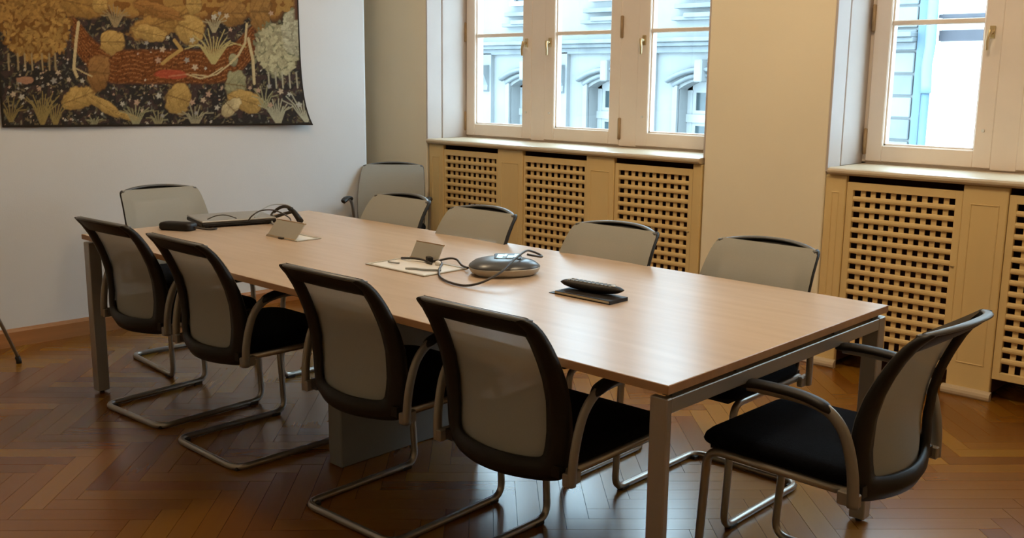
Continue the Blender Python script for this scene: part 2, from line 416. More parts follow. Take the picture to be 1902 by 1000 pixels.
def window(n, xl, xr, sashes, mull):
    mb = MB(); yf, yb = 3.245, 3.36
    mb.box(xl, yf, 1.0, xr, yb, 1.036); mb.box(xl, yf, 2.70, xr, yb, 2.785)
    mb.box(xl, yf, 1.0, sashes[0][0], yb, 2.785); mb.box(sashes[-1][1], yf, 1.0, xr, yb, 2.785)
    win = mb.build('window_%d' % n, M['win'], bevel=.003); tag(win, kind='structure')
    for (a, b) in mull:
        MB().cbox(a - .004, 3.228, 1.03, b + .004, yb, 2.705, .004).build('mullion', M['win'], win)
    for s in sashes: sash(win, *s)
    # rounded sill board
    mb = MB(); R = []
    prof = [(3.245, .990), (2.845, .990), (2.832, .993), (2.822, 1.002), (2.822, 1.012), (2.830, 1.021), (2.845, 1.025), (3.245, 1.025)]
    for x in (xl + .022, xl + .03, xr - .01): R.append([(x, (y if x > xl + .025 or y > 2.86 else y + .006), z) for y, z in prof])
    mb.rings(R, smooth=False)
    s = mb.build('sill', M['sill'], win, bevel=.003)
    # outside sill ledge
    MB().box(xl - .05, 3.36, .93, xr + .05, 3.55, .99).build('outer_sill', M['stone'], win)
window(1, -4.06, -1.765, [(-4.043, -3.401, -1, 1), (-3.283, -2.642, 1, -1), (-2.512, -1.872, 1, -1)], [(-3.401, -3.283), (-2.642, -2.512)])
window(2, -1.047, 1.20, [(-1.013, -.382, -1, 1), (-.269, .372, 1, -1), (.492, 1.13, 1, -1)], [(-.382, -.269), (.372, .492)])

# ------------------------------------------------------------------ radiator covers with lattice panels
def cover(pil, panels, label):
    root = empty('radiator_cover', ((pil[0][0] + pil[-1][1]) / 2, 3.0, 0), 0, label, 'radiator cover'); ox = root.location.x; oy = 3.0
    def W(mb, name, m_, par=None, **k):
        mb.v = [(x - ox, y - oy, z) for x, y, z in mb.v]; return mb.build(name, m_, par or root, **k)
    for i, (a, b) in enumerate(pil):
        mb = MB(); mb.cbox(a, 2.855, .03, b, 2.885, .988, .004)
        if b - a > .1:
            for (p, q) in ((a + .035, a + .041), (b - .041, b - .035)): mb.cbox(p, 2.852, .16, q, 2.858, .90, .0015)
            mb.cbox(a + .035, 2.852, .155, b - .035, 2.858, .161, .0015); mb.cbox(a + .035, 2.852, .899, b - .035, 2.858, .905, .0015)
        ps = W(mb, 'pilaster', M['cab'])
        for q in (a, b - .012): W(MB().box(q, 2.886, .03, q + .012, 3.20, .985), 'side_board', M['cabin'])  # boards coloured dark to stand for shade behind the slots
        if b - a > .1:
            prof = [(2.855, 0), (2.832, .0), (2.826, .008), (2.824, .02), (2.828, .032), (2.838, .040), (2.855, .042)]
            mb = MB(); mb.rings([[(x, y, z) for y, z in prof] for x in (a - .012, b + .012)], smooth=False); W(mb, 'foot_moulding', M['sill'], ps)
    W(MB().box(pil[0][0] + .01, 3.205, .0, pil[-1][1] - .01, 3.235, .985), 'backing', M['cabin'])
    for (a, b) in panels:
        oa, ob = (a + b) / 2 - .247, (a + b) / 2 + .247; zo0, zo1 = .140, .918; zp0, zp1 = .105, .957
        mb = MB(); yf, yb = 2.862, 2.884
        mb.cbox(a + .002, yf, zp0, oa, yb, zp1, .002); mb.cbox(ob, yf, zp0, b - .002, yb, zp1, .002)
        mb.cbox(oa - .003, yf, zp0, ob + .003, yb, zo0, .002); mb.cbox(oa - .003, yf, zo1, ob + .003, yb, zp1, .002)
        pn = W(mb, 'lattice_panel', M['cab'])
        # shared slat meshes, placed one by one
        hs = MB(); hs.rings([[(x, y, z) for y, z in ((.008, -.0125), (-.002, -.0125), (-.006, -.008), (-.0075, 0), (-.006, .008), (-.002, .0125), (.008, .0125))] for x in (-.2475, .2475)], smooth=False)
        hme = hs.mesh('slat', M['cab']); vme = MB().box(-.0125, -.003, -.39, .0125, .003, .39).mesh('slat', M['cab'])
        for k in range(14):
            o = bpy.data.objects.new('slat', hme); COL.objects.link(o); o.parent = pn
            o.location = ((oa + ob) / 2 - ox, 2.870 - oy, .902 - .0262 - .0523 * k + 0.0)
        for k in range(9):
            o = bpy.data.objects.new('slat', vme); COL.objects.link(o); o.parent = pn
            o.location = ((oa + ob) / 2 - ox + (k - 4) * .0505, 2.8812 - oy, .529)
        hk = W(MB().cbox(b - .03, 2.855, .60, b - .012, 2.862, .606, .001), 'catch', M['brass'], pn)
        # cast radiator hidden deep inside the cover
    return root
cover([(-4.036, -3.888), (-3.358, -3.129), (-2.6, -2.385), (-1.832, -1.772)], [(-3.888, -3.358), (-3.129, -2.6), (-2.385, -1.832)],
      'yellow painted radiator cover with three lattice panels under the wide three-part window')
cover([(-1.040, -.931), (-.366, -.169), (.396, .59), (1.14, 1.195)], [(-.931, -.366), (-.169, .396), (.59, 1.14)],
      'yellow painted radiator cover behind the right end chair, under the right-hand window')

# ------------------------------------------------------------------ meeting table
TL, TW, TZ = 3.175, 1.2265, .74
table = empty('meeting_table', (-TL / 2, TW / 2, 0), 0, 'long pale wood meeting table on square silver legs', 'table')
def T(mb, name, m_, par=table, **k):
    mb.v = [(x + TL / 2, y - TW / 2, z) for x, y, z in mb.v]; return mb.build(name, m_, par, **k)
tt = T(MB().cbox(-TL + .0015, .0015, TZ - .022, -.0015, TW - .0015, TZ, .001), 'tabletop', M['top'])
mb = MB()
for (x0, y0, x1, y1) in ((-TL, 0, 0, .002), (-TL, TW - .002, 0, TW), (-TL, .002, -TL + .002, TW - .002), (-.002, .002, 0, TW - .002)): mb.box(x0, y0, TZ - .0225, x1, y1, TZ - .0012)
e = T(mb, 'edge_band', M['edge'], tt); e['label'] = 'darker brown edge band'
for (x0, x1, y0, y1) in ((-.055, -.004, .004, .026), (-.058, -.004, TW - .05, TW - .004), (-TL + .004, -TL + .054, .004, .060), (-TL + .004, -TL + .054, TW - .06, TW - .004)):
    lg = T(MB().cbox(x0, y0, .012, x1, y1, .704, .003), 'leg', M['steel'])
    T(MB().tube([((x0 + x1) / 2, (y0 + y1) / 2, 0), ((x0 + x1) / 2, (y0 + y1) / 2, .014)], .011, 12), 'glide', M['rub'], lg)
for x0, x1 in ((-.03, -.006), (-TL + .006, -TL + .03)):
    T(MB().cbox(x0, .027, .664, x1, TW - .03, .702, .002), 'cross_beam', M['steel'])
mb = MB()
for y in (.30, .90): mb.box(-TL + .03, y - .02, .665, -.03, y + .02, .700)
T(mb, 'long_beam', M['dark'])
for x in (-.03, -TL + .03, -1.6):
    for y in (.06, .35, .9, TW - .06): T(MB().box(x - .015, y - .02, .70, x + .015, y + .02, .718), 'spacer', M['dark'])
T(MB().cbox(-1.695, .25, 0, -1.615, .97, .70, .004), 'centre_column', M['pnl'])

# ------------------------------------------------------------------ chairs
PZ = [.386, .40, .43, .48, .53, .62, .68, .73, .78, .82, .86, .88]
PY = [-.165, -.174, -.187, -.192, -.192, -.205, -.223, -.245, -.272, -.300, -.338, -.358]
WZ = [.386, .392, .405, .43, .47, .57, .66, .74, .82, .848, .858, .866]
WW = [.10, .175, .195, .210, .220, .225, .225, .221, .213, .207, .199, .180]
def back_y(x, z, extra=0):
    gz = interp(z, [.386, .46, .60, .75, .86], [.075, .060, .034, .016, .004])
    return interp(z, PZ, PY) - gz * (1 - min(1, (x / .225) ** 2)) + extra
def make_chair():
    root = empty('conference_chair')
    # cantilever tube: floor loop, front legs, seat rails
    pts = [(-.225, -.20, .428), (-.225, .225, .428), (-.222, .25, .013), (-.222, -.26, .013), (.222, -.26, .013), (.222, .25, .013), (.225, .225, .428), (.225, -.20, .428)]
    path = fillet(pts, {1: .05, 2: .05, 3: .06, 4: .06, 5: .05, 6: .05}, 7)
    MB().tube(path, .0125, 10).build('base_frame', M['chrome'], root)
    for (x, y) in ((-.222, .20), (.222, .20), (-.205, -.235), (.205, -.235)):
        MB().cbox(x - .014, y - .022, 0, x + .014, y + .022, .014, .003).build('glide', M['rub'], root)
    mb = MB(); mb.tube([(-.225, -.05, .428), (.225, -.05, .428)], .010, 8); mb.tube([(-.225, .17, .428), (.225, .17, .428)], .010, 8)
    mb.box(-.205, -.18, .425, .205, .23, .442); mb.build('seat_pan', M['blk'], root)
    # seat cushion
    mb = MB(); R = []
    for (ins, z) in ((.012, .440), (.002, .448), (0, .462), (.004, .476), (.014, .485), (.035, .489), (.09, .492)):
        ring = rrect(.238 - ins, .232 - ins, .06, 6, 0, .028)
        R.append([(x, y, z - (.012 * max(0, (y - .14) / .12) ** 2 if z > .46 else 0) + (.0)) for x, y in ring])
    mb.rings(R); mb.build('seat', M['seat'], root)
    # arms
    for s in (-1, 1):
        pth = smoothpath([(s * .252, -.220, .402), (s * .255, -.216, .48), (s * .258, -.202, .55), (s * .261, -.180, .603), (s * .264, -.140, .640), (s * .266, -.08, .655), (s * .267, .0, .657), (s * .267, .085, .655)], 5)
        arm = MB().tube(pth, .0105, 10, .0155, up=(s, 0, 0)).build('arm_tube', M['arm'], root)
        pp = smoothpath([(s * .264, -.152, .638), (s * .265, -.12, .653), (s * .266, -.07, .663), (s * .267, .0, .666), (s * .267, .07, .663), (s * .267, .105, .653)], 5)
        MB().tube(pp, lambda t: .022 * min(1, .55 + 3 * min(t, 1 - t)), 10, lambda t: .0125 * min(1, .5 + 4 * min(t, 1 - t)), up=(s, 0, 0)).build('arm_pad', M['blk'], arm)
        MB().cbox(s * .240 - .012, -.232, .400, s * .240 + .010, -.175, .436, .003).build('arm_bracket', M['arm'], arm)
    # backrest frame: U-shaped shell
    half = [(.190, .860), (.205, .850), (.213, .82), (.221, .74), (.226, .66), (.227, .57), (.225, .50), (.220, .45), (.208, .411), (.178, .391), (.10, .386), (0, .385)]
    hin = [(.140, .842), (.150, .832), (.156, .81), (.161, .74), (.165, .66), (.166, .58), (.165, .53), (.163, .485), (.154, .462), (.12, .452), (.05, .449), (0, .448)]
    O = smoothpath([(x, z, 0) for x, z in half], 4); I = smoothpath([(x, z, 0) for x, z in hin], 4)
    O = [(p.x, p.y) for p in O]; I = [(p.x, p.y) for p in I]
    O += [(-x, z) for x, z in O[-2::-1]]; I += [(-x, z) for x, z in I[-2::-1]]
    R = []
    for (ox, oz), (ix, iz) in zip(O, I):
        mx, mz = (ox + ix) / 2, (oz + iz) / 2
        R.append([(ox, back_y(ox, oz, .008), oz), (mx, back_y(mx, mz, .006), mz), (ix, back_y(ix, iz, .004), iz), (ix, back_y(ix, iz, -.008), iz),
                  (mx, back_y(mx, mz, -.020), mz), (ox * .985, back_y(ox, oz, -.016), oz + (.003 if oz < .42 else 0)), (ox, back_y(ox, oz, -.006), oz)])
    mb = MB(); mb.rings(R); fr = mb.build('back_frame', M['blk'], root)
    # top rail bows backwards, leaving a slot behind the mesh
    P = []
    for k in range(25):
        t = -1 + 2 * k / 24; x = .200 * t
        P.append((x, -.322 - .066 * (1 - abs(t) ** 2.4), .851 + .020 * (1 - abs(t) ** 2.2)))
    MB().tube(P, lambda t: .0065 - .001 * abs(2 * t - 1) ** 8, 10, lambda t: .013 - .006 * abs(2 * t - 1) ** 8, up=(0, 0, 1)).build('top_rail', M['grey'], fr)
    # shell between rail and frame: the dark pocket behind the mesh
    def sh(u, v):
        t = 2 * u - 1; k = int(round(u * 24)); px_, py_, pz_ = P[k]
        x0 = .166 * t; y0 = back_y(x0, .806, -.012)
        return (px_ * .985 * (1 - v) + x0 * v, (py_ - .004) * (1 - v) + y0 * v - .006 * math.sin(math.pi * v), (pz_ - .003) * (1 - v) + .806 * v)
    MB().grid(sh, 24, 6).build('rail_shell', M['blk'], fr, solid=.004)
    # brackets between back and seat
    mb = MB()
    for s in (-1, 1): mb.obox((s * .20, -.175, .43), (1, 0, 0), (0, 1, .0), (0, 0, 1), .014, .05, .016)
    mb.box(-.20, -.20, .415, .20, -.175, .445); mb.build('back_bracket', M['blk'], root)
    # mesh
    def f(u, v):
        z = .395 + (.862 - .395) * v; wd = interp(z, WZ, WW) - .001; x = (2 * u - 1) * wd
        return (x, back_y(x, z, .011), z)
    MB().grid(f, 22, 26).build('back_mesh', M['mesh'], root)
    return root
G = {'near': 'chairs along the near side of the table', 'far': 'chairs along the window side of the table', 'end': 'chairs at the ends of the table'}
CH = [(-.545, .215, .02, 'near', 'chair with its back to the viewer right beside the nearest table corner leg'),
      (-1.215, .222, .03, 'near', 'second chair from the near table corner leg, on the side with backs to the viewer'),
      (-2.085, .213, .0, 'near', 'third chair from the near table corner leg, on the side with backs to the viewer'),
      (-2.718, .218, .06, 'near', 'farthest chair with its back to the viewer, beside the left table leg'),
      (-2.515, .985, math.pi, 'far', 'grey-backed chair on the window side farthest away, in front of the corner chair'),
      (-1.895, .935, math.pi, 'far', 'window-side chair in front of the leftmost lattice panel'),
      (-1.16, .970, math.pi + .02, 'far', 'window-side chair overlapping the second and third lattice panels'),
      (-.531, 1.050, math.pi, 'far', 'window-side chair in front of the plain wall pier between the windows'),
      (.079, .65, math.pi / 2 - .02, 'end', 'armchair at the right end of the table, seen side-on with its seat in view'),
      (-3.337, .607, -1.644, 'end', 'grey-backed chair at the far end of the table below the tapestry, behind the laptop'),
      (-3.785, 2.265, -2.39, 'corner', 'empty armchair standing alone in the room corner left of the lattice cover')]
proto = make_chair()
for i, (x, y, a, gk, lab) in enumerate(CH):
    c = proto if i == 0 else copy_tree(proto)
    if a is None: a = math.atan2(-.63, .78) - math.pi / 2
    c.location = (x, y, 0); c.rotation_euler = (0, 0, a)
    tag(c, lab, 'chair', G.get(gk))
# the source was copied before relabelling, so drop inherited groups on the lone chair
for c in COL.objects:
    if c.get('label', '').startswith('empty armchair') and 'group' in c: del c['group']

# ------------------------------------------------------------------ tapestry (generic verdure pattern, colour woven into the cloth)
def tapestry():
    y0, y1, zt = .084, 1.884, 2.75; NU, NV = 420, 330
    U = np.linspace(0, 1, NU + 1); V = np.linspace(0, 1, NV + 1)
    uu, vv = np.meshgrid(U, V)
    zb = 1.170 - .030 * uu
    z = zb + (zt - zb) * vv
    flare = .062 * uu ** 6 * np.exp(-(z - 1.12) / .16)
    y = y0 + (y1 - y0) * uu + flare
    yf, zf = y - flare, z
    # image pixel coordinates of the cloth, projected through the camera (A across, B down)
    x_ = -4.2598 + .0391 * yf
    d = np.stack([x_ - CP.x, yf - CP.y, zf - CP.z], -1)
    dz = d @ np.array(CF); A = 951 + FPX * (d @ np.array(CR)) / dz; B = 500 - FPX * (d @ np.array(CU)) / dz  # the pattern shapes below are placed in these image pixels
    rs = np.random.RandomState(5)
    def vnoise(a, b, s, seed):
        r = np.random.RandomState(seed).rand(97, 97); a = a / s; b = b / s
        ia = np.floor(a).astype(int); ib = np.floor(b).astype(int); fa = a - ia; fb = b - ib
        fa = fa * fa * (3 - 2 * fa); fb = fb * fb * (3 - 2 * fb); g_ = lambda i, j: r[i % 97, j % 97]
        return (g_(ia, ib) * (1 - fa) + g_(ia + 1, ib) * fa) * (1 - fb) + (g_(ia, ib + 1) * (1 - fa) + g_(ia + 1, ib + 1) * fa) * fb
    C = np.zeros(A.shape + (3,)); C[:] = (.024, .021, .020)
    def paint(mask, col):
        mk = np.clip(mask, 0, 1)[..., None]; C[:] = C * (1 - mk) + np.array(col) * mk
    n1 = vnoise(A, B, 9, 1); n2 = vnoise(A, B, 4, 2); n3 = vnoise(A, B, 22, 3); n4 = vnoise(A, B, 2.2, 4)
    paint((n1 > .62) * .5, (.06, .035, .03))
    def ell(cx, cy, rx, ry, rot=0, rough=0, soft=.12):
        c, s = math.cos(rot), math.sin(rot); a = (A - cx) * c + (B - cy) * s; b = -(A - cx) * s + (B - cy) * c
        r = np.sqrt((a / rx) ** 2 + (b / ry) ** 2) + rough * (n1 - .5) + rough * .6 * (n2 - .5)
        return np.clip((1 - r) / soft, 0, 1)
    def seg(p, q, wd, col, soft=1.):
        p = np.array(p, float); q = np.array(q, float); L = q - p; t = np.clip(((A - p[0]) * L[0] + (B - p[1]) * L[1]) / (L @ L), 0, 1)
        dd = np.hypot(A - p[0] - t * L[0], B - p[1] - t * L[1]); paint(np.clip((wd - dd) / soft + .5, 0, 1), col)
    def poly(pts, wd, col):
        for p, q in zip(pts[:-1], pts[1:]): seg(p, q, wd, col)
    RUST = (.115, .042, .014); GOLD = (.235, .135, .040); OCH = (.30, .195, .065); PALE = (.36, .29, .16); GRN = (.20, .19, .11)
    # brown ground of the upper part
    paint(np.clip((38 - B + 26 * (n3 - .5)) / 14, 0, 1) * (np.abs(A - 250) < 700), (.14, .065, .018))
    paint(np.clip((38 - B) / 14, 0, 1) * (n1 > .5), GOLD)
    # woven hurdle band curving across
    cen = 128 - 68 * np.exp(-((A - 120) / 45) ** 2) - 52 * np.exp(-((A - 480) / 40) ** 2)
    band = np.clip((34 - np.abs(B - cen + 4)) / 6, 0, 1) * np.clip((A - 128) / 8, 0, 1) * np.clip((474 - A) / 8, 0, 1)
    paint(band, RUST); wv = (np.sin((B - cen) * .8 + 2.2 * np.sin(A * .11)) > .35) * (n2 > .35)
    paint(band * wv, (.20, .085, .030)); paint(band * (n4 > .72) * .7, (.05, .02, .01))
    # small scattered leaves all over the dark ground
    for k in range(1500):
        cx, cy = rs.rand() * 575, 25 + rs.rand() * 212
        win = (np.abs(A - cx) < 7) & (np.abs(B - cy) < 7) & (C.mean(-1) < .032)
        if not win.any(): continue
        ii = np.where(win); aa = A[ii] - cx; bb = B[ii] - cy; th = rs.rand() * 3.14; ca, sa = math.cos(th), math.sin(th)
        ln = 2.5 + 3.5 * rs.rand(); rr = ((aa * ca + bb * sa) / ln) ** 2 + ((-aa * sa + bb * ca) / (ln * .34)) ** 2; mk = np.clip((1 - rr) * 3, 0, 1)[:, None]
        c_ = np.array([(.085, .075, .04), (.11, .085, .045), (.065, .065, .05), (.13, .11, .07)][k % 4]) * (.7 + .6 * rs.rand()); C[ii] = C[ii] * (1 - mk) + c_ * mk
    # ochre fruit and curled leaf forms
    for (cx, cy, rx, ry, rt, col) in ((206, 78, 24, 24, 0, OCH), (150, 8, 48, 26, .2, GOLD), (183, 8, 16, 16, 0, OCH), (300, 42, 70, 26, -.35, GOLD), (352, 55, 28, 30, .4, OCH), (275, 62, 34, 16, .2, OCH),
                                 (290, 20, 50, 14, .3, (.20, .10, .03)), (358, 8, 15, 22, 0, OCH), (330, 183, 26, 30, .3, OCH), (143, 182, 34, 22, -.35, OCH), (190, 196, 40, 11, .55, OCH),
                                 (180, 135, 22, 36, .1, (.19, .10, .035)), (435, 158, 20, 32, .15, GRN), (452, 188, 36, 20, .35, OCH), (430, 112, 9, 13, 0, GRN), (425, 200, 13, 24, .8, PALE), (232, 215, 26, 7, .3, OCH),
                                 (430, 25, 26, 26, 0, (.20, .11, .035)), (480, 22, 20, 40, 0, (.20, .11, .035))):
        m_ = ell(cx, cy, rx, ry, rt, .25); paint(m_, col); paint(m_ * (n1 > .60) * .5, tuple(c * .62 for c in col)); paint(m_ * (n2 > .7) * .35, tuple(min(1, c * 1.4) for c in col)); ex = ((A - cx) * math.cos(rt) + (B - cy) * math.sin(rt)) / rx; ey = (-(A - cx) * math.sin(rt) + (B - cy) * math.cos(rt)) / ry
        paint(m_ * (np.abs(ey) < .05) * .6, (.10, .055, .02)); paint(m_ * (np.sin(9 * (ex - np.abs(ey) * .9) + cx) > .86) * .45, tuple(c * .5 for c in col)); paint(m_ * np.clip(-ey * 1.2 - .3, 0, .5), tuple(c * 1.35 for c in col)); paint(m_ * np.clip(ey * 1.2 - .3, 0, .5), tuple(c * .55 for c in col))
        paint((ell(cx, cy, rx * 1.06, ry * 1.06, rt, .25) - m_).clip(0, 1) * .6, (.06, .03, .015))
    poly([(322, 75), (335, 92), (312, 108), (300, 118)], 3.2, OCH)
    # leafy clumps left and right, on thin stems
    for (cx, cy, rx, ry, c1, c2) in ((66, 58, 66, 58, (.24, .145, .045), (.125, .062, .018)), (40, 10, 70, 40, (.21, .12, .036), (.115, .055, .016)), (512, 92, 44, 50, (.27, .245, .15), (.13, .125, .075)), (545, 60, 26, 44, (.27, .25, .17), (.13, .13, .08))):
        m_ = ell(cx, cy, rx, ry, 0, .35, .06); paint(m_, c2)
        for k in range(260):
            a_, r_ = rs.rand() * 6.28, math.sqrt(rs.rand()); px_, py_ = cx + rx * .93 * r_ * math.cos(a_), cy + ry * .93 * r_ * math.sin(a_)
            win = (np.abs(A - px_) < 9) & (np.abs(B - py_) < 9)
            if not win.any(): continue
            ii = np.where(win); aa = A[ii] - px_; bb = B[ii] - py_; th = rs.rand() * 3.14; ca, sa = math.cos(th), math.sin(th)
            rr = ((aa * ca + bb * sa) / 6.5) ** 2 + ((-aa * sa + bb * ca) / 2.9) ** 2; mk = np.clip((1 - rr) * 3, 0, 1)[:, None]
            f_ = .7 + .6 * rs.rand(); C[ii] = C[ii] * (1 - mk) + np.array(c1) * f_ * mk
    for x in (13, 30, 43, 56, 75, 88, 99): seg((x, 100), (x + 1.5, 130), 1.6, (.22, .17, .09))
    for x in (494, 507, 519, 532, 545, 556): seg((x, 135), (x + 1, 163), 1.4, (.26, .24, .17))
    # pale trunks and twigs
    poly([(143, 42), (138, 80), (134, 128), (140, 142)], 2.8, PALE); poly([(136, 126), (155, 136), (168, 142)], 1.2, PALE)
    poly([(455, 45), (452, 80), (440, 102), (425, 118)], 2.0, PALE); poly([(458, 72), (466, 110), (468, 155)], 2.6, PALE)
    poly([(312, 142), (345, 138), (370, 146), (400, 138), (425, 118)], 1.3, PALE); poly([(355, 138), (385, 142), (410, 126)], 1.1, PALE)
    paint(ell(318, 138, 34, 9, .05, .3) * .7, (.30, .055, .03))
    # grass tufts
    def tuft(cx, cy, h, n, col, spread=1.):
        for k in range(n):
            a_ = (k / (n - 1) - .5) * 2.0 * spread; hh = h * (.7 + .4 * rs.rand())
            poly([(cx + a_ * 3, cy), (cx + math.sin(a_) * hh * .5, cy - hh * .6), (cx + math.sin(a_) * hh * 1.0, cy - math.cos(a_) * hh)], 1.0, col)
    for (cx, cy, h, n, c_, sp) in ((394, 118, 62, 15, (.30, .25, .11), 1.1), (76, 234, 62, 13, (.19, .145, .055), .6), (18, 226, 45, 8, (.17, .13, .05), .9), (172, 236, 20, 5, GRN, .8), (250, 236, 44, 9, GRN, .8),
                                 (292, 236, 30, 7, (.20, .18, .10), .9), (360, 236, 40, 9, (.22, .20, .13), .9), (505, 232, 52, 13, (.26, .245, .17), .7), (550, 226, 50, 8, (.28, .27, .20), .7), (212, 50, 40, 10, (.20, .15, .08), .9), (395, 60, 34, 8, (.24, .21, .13), .8), (100, 236, 50, 7, (.19, .145, .055), .5), (485, 200, 40, 6, GRN, .8)):
        tuft(cx, cy, h, n, c_, sp)
    # small blossoms
    fl = [(125, 148), (150, 150), (70, 165), (97, 150), (105, 135), (225, 193), (252, 190), (275, 192), (262, 205), (293, 178), (355, 190), (362, 210), (375, 186), (400, 200), (475, 168), (495, 160), (515, 170), (530, 175), (495, 195), (35, 152), (48, 150), (545, 195), (500, 25), (405, 25), (418, 30), (395, 32), (425, 55), (300, 215), (22, 175), (38, 180), (460, 163), (270, 80), (300, 92), (310, 70), (292, 112), (345, 112), (360, 125), (355, 75), (385, 175)]
    for k in range(330): fl.append((rs.rand() * 575, 100 + rs.rand() * 135))
    for k in range(60): fl.append((250 + rs.rand() * 150, 60 + rs.rand() * 70))
    dark = None
    for i, (cx, cy) in enumerate(fl):
        win = (np.abs(A - cx) < 8) & (np.abs(B - cy) < 8)
        if not win.any(): continue
        ii = np.where(win)
        if i >= 39 and C[ii].mean() > .06: continue
        r0 = (3.2 + 2.6 * rs.rand()) if i < 39 else (1.2 + 1.6 * rs.rand())
        th = np.arctan2(B[ii] - cy, A[ii] - cx); rr = np.hypot(A[ii] - cx, B[ii] - cy) / (r0 * (1 + .28 * np.cos(5 * th + i)))
        mk = np.clip((1 - rr) * 4, 0, 1)[:, None]; c_ = np.array([(.34, .27, .19), (.32, .30, .25), (.30, .20, .14), (.22, .21, .19)][i % 4])
        C[ii] = C[ii] * (1 - mk) + c_ * mk
    paint(ell(43, 149, 17, 7, 0, .3), (.24, .13, .08))
    paint(np.clip((A - 540) / 6, 0, 1) * np.clip((40 - B) / 4, 0, 1), (.075, .035, .022))
    C *= 1.25 * (.86 + .28 * vnoise(A, B, 1.6, 9))[..., None]
    # dark woven hem at the bottom and the sides
    hem = (z - zb < .012) | (uu < .006) | (uu > .994); C[hem] = (.028, .022, .018)
    C = C.clip(0, 1)
    off = .016 + .006 * np.sin(uu * 9) * (1 - vv) + .05 * uu ** 8 * np.exp(-(z - 1.12) / .12)
    x = -4.2598 + .0391 * y + off
    v = np.stack([x, y, z], -1).reshape(-1, 3)
    oy, oz = 1.0, 2.0; ox = wx(oy)
    v = v - np.array([ox, oy, oz])
    idx = np.arange((NU + 1) * (NV + 1)).reshape(NV + 1, NU + 1)
    f = np.stack([idx[:-1, :-1], idx[:-1, 1:], idx[1:, 1:], idx[1:, :-1]], -1).reshape(-1, 4)
    me = bpy.data.meshes.new('tapestry'); me.vertices.add(len(v)); me.vertices.foreach_set('co', v.ravel())
    me.loops.add(f.size); me.loops.foreach_set('vertex_index', f.ravel().astype(np.int32))
    me.polygons.add(len(f)); me.polygons.foreach_set('loop_start', np.arange(0, f.size, 4, dtype=np.int32)); me.update(calc_edges=True)
    me.polygons.foreach_set('use_smooth', [True] * len(f))
    at = me.color_attributes.new('weave', 'FLOAT_COLOR', 'POINT'); cc = np.ones((len(v), 4)); cc[:, :3] = C.reshape(-1, 3); at.data.foreach_set('color', cc.ravel())
    mt = bpy.data.materials.new('tapestry_wool'); mt.use_nodes = True; nt = mt.node_tree; b = nt.nodes['Principled BSDF']
    b.inputs['Roughness'].default_value = .95; b.inputs['Specular IOR Level'].default_value = .1
    an = nt.nodes.new('ShaderNodeVertexColor'); an.layer_name = 'weave'; nt.links.new(an.outputs[0], b.inputs['Base Color'])
    no = nt.nodes.new('ShaderNodeTexNoise'); no.inputs['Scale'].default_value = 300; bp = nt.nodes.new('ShaderNodeBump'); bp.inputs['Strength'].default_value = .3; bp.inputs['Distance'].default_value = .004
    nt.links.new(no.outputs[0], bp.inputs['Height']); nt.links.new(bp.outputs[0], b.inputs['Normal'])
    me.materials.append(mt)
    root = empty('tapestry', (ox, oy, oz), 0, 'dark floral verdure wall tapestry with gold and brown foliage', 'tapestry')
    o = bpy.data.objects.new('cloth', me); COL.objects.link(o); o.parent = root
    md = o.modifiers.new('solid', 'SOLIDIFY'); md.thickness = .006; md.offset = -1
    mb = MB(); mb.tube([(wx(.0) + .03 - ox, .0 - oy, 2.76 - oz), (wx(1.97) + .03 - ox, 1.97 - oy, 2.76 - oz)], .012, 10); mb.build('hanging_rod', M['brass'], root)
tapestry()

# ------------------------------------------------------------------ things on the table
TT = TZ + .0005
# laptop, closed
a = math.atan2(.35, .09) - math.pi / 2
lx, ly = -3.045, .680
lap = empty('laptop', (lx, ly, TT), a, 'closed grey laptop with dark sides near the far end of the table', 'laptop')
mb = MB(); mb.cbox(-.138, -.180, .006, .138, .180, .024, .004); mb.build('base', M['blk'], lap)
mb = MB(); mb.cbox(-.137, -.179, .0245, .137, .179, .033, .003); mb.build('lid', M['lap'], lap)
for s in (-1, 1):
    for t in (-1, 1): MB().tube([(s * .11, t * .15, 0), (s * .11, t * .15, .007)], .008, 8).build('foot', M['rub'], lap)
MB().tube([(-.137, -.12, .022), (-.137, .12, .022)], .006, 8).build('hinge', M['blk'], lap)
# power brick
pb = empty('power_adapter', (-3.00, .375, TT), math.atan2(.42, .80), 'black rounded power adapter lying at the left end of the laptop', 'adapter')
mb = MB(); mb.rings([[(x, y, z) for x, y in rrect(.085 - i, .038 - i, .02)] for i, z in ((.006, 0), (0, .008), (0, .026), (.004, .033), (.014, .036))]); mb.build('housing', M['blk'], pb)
MB().tube(smoothpath([(.085, .0, .015), (.12, .01, .01), (.15, .03, .006), (.165, .06, .006)], 5), .005, 8).build('lead', M['cable'], pb)
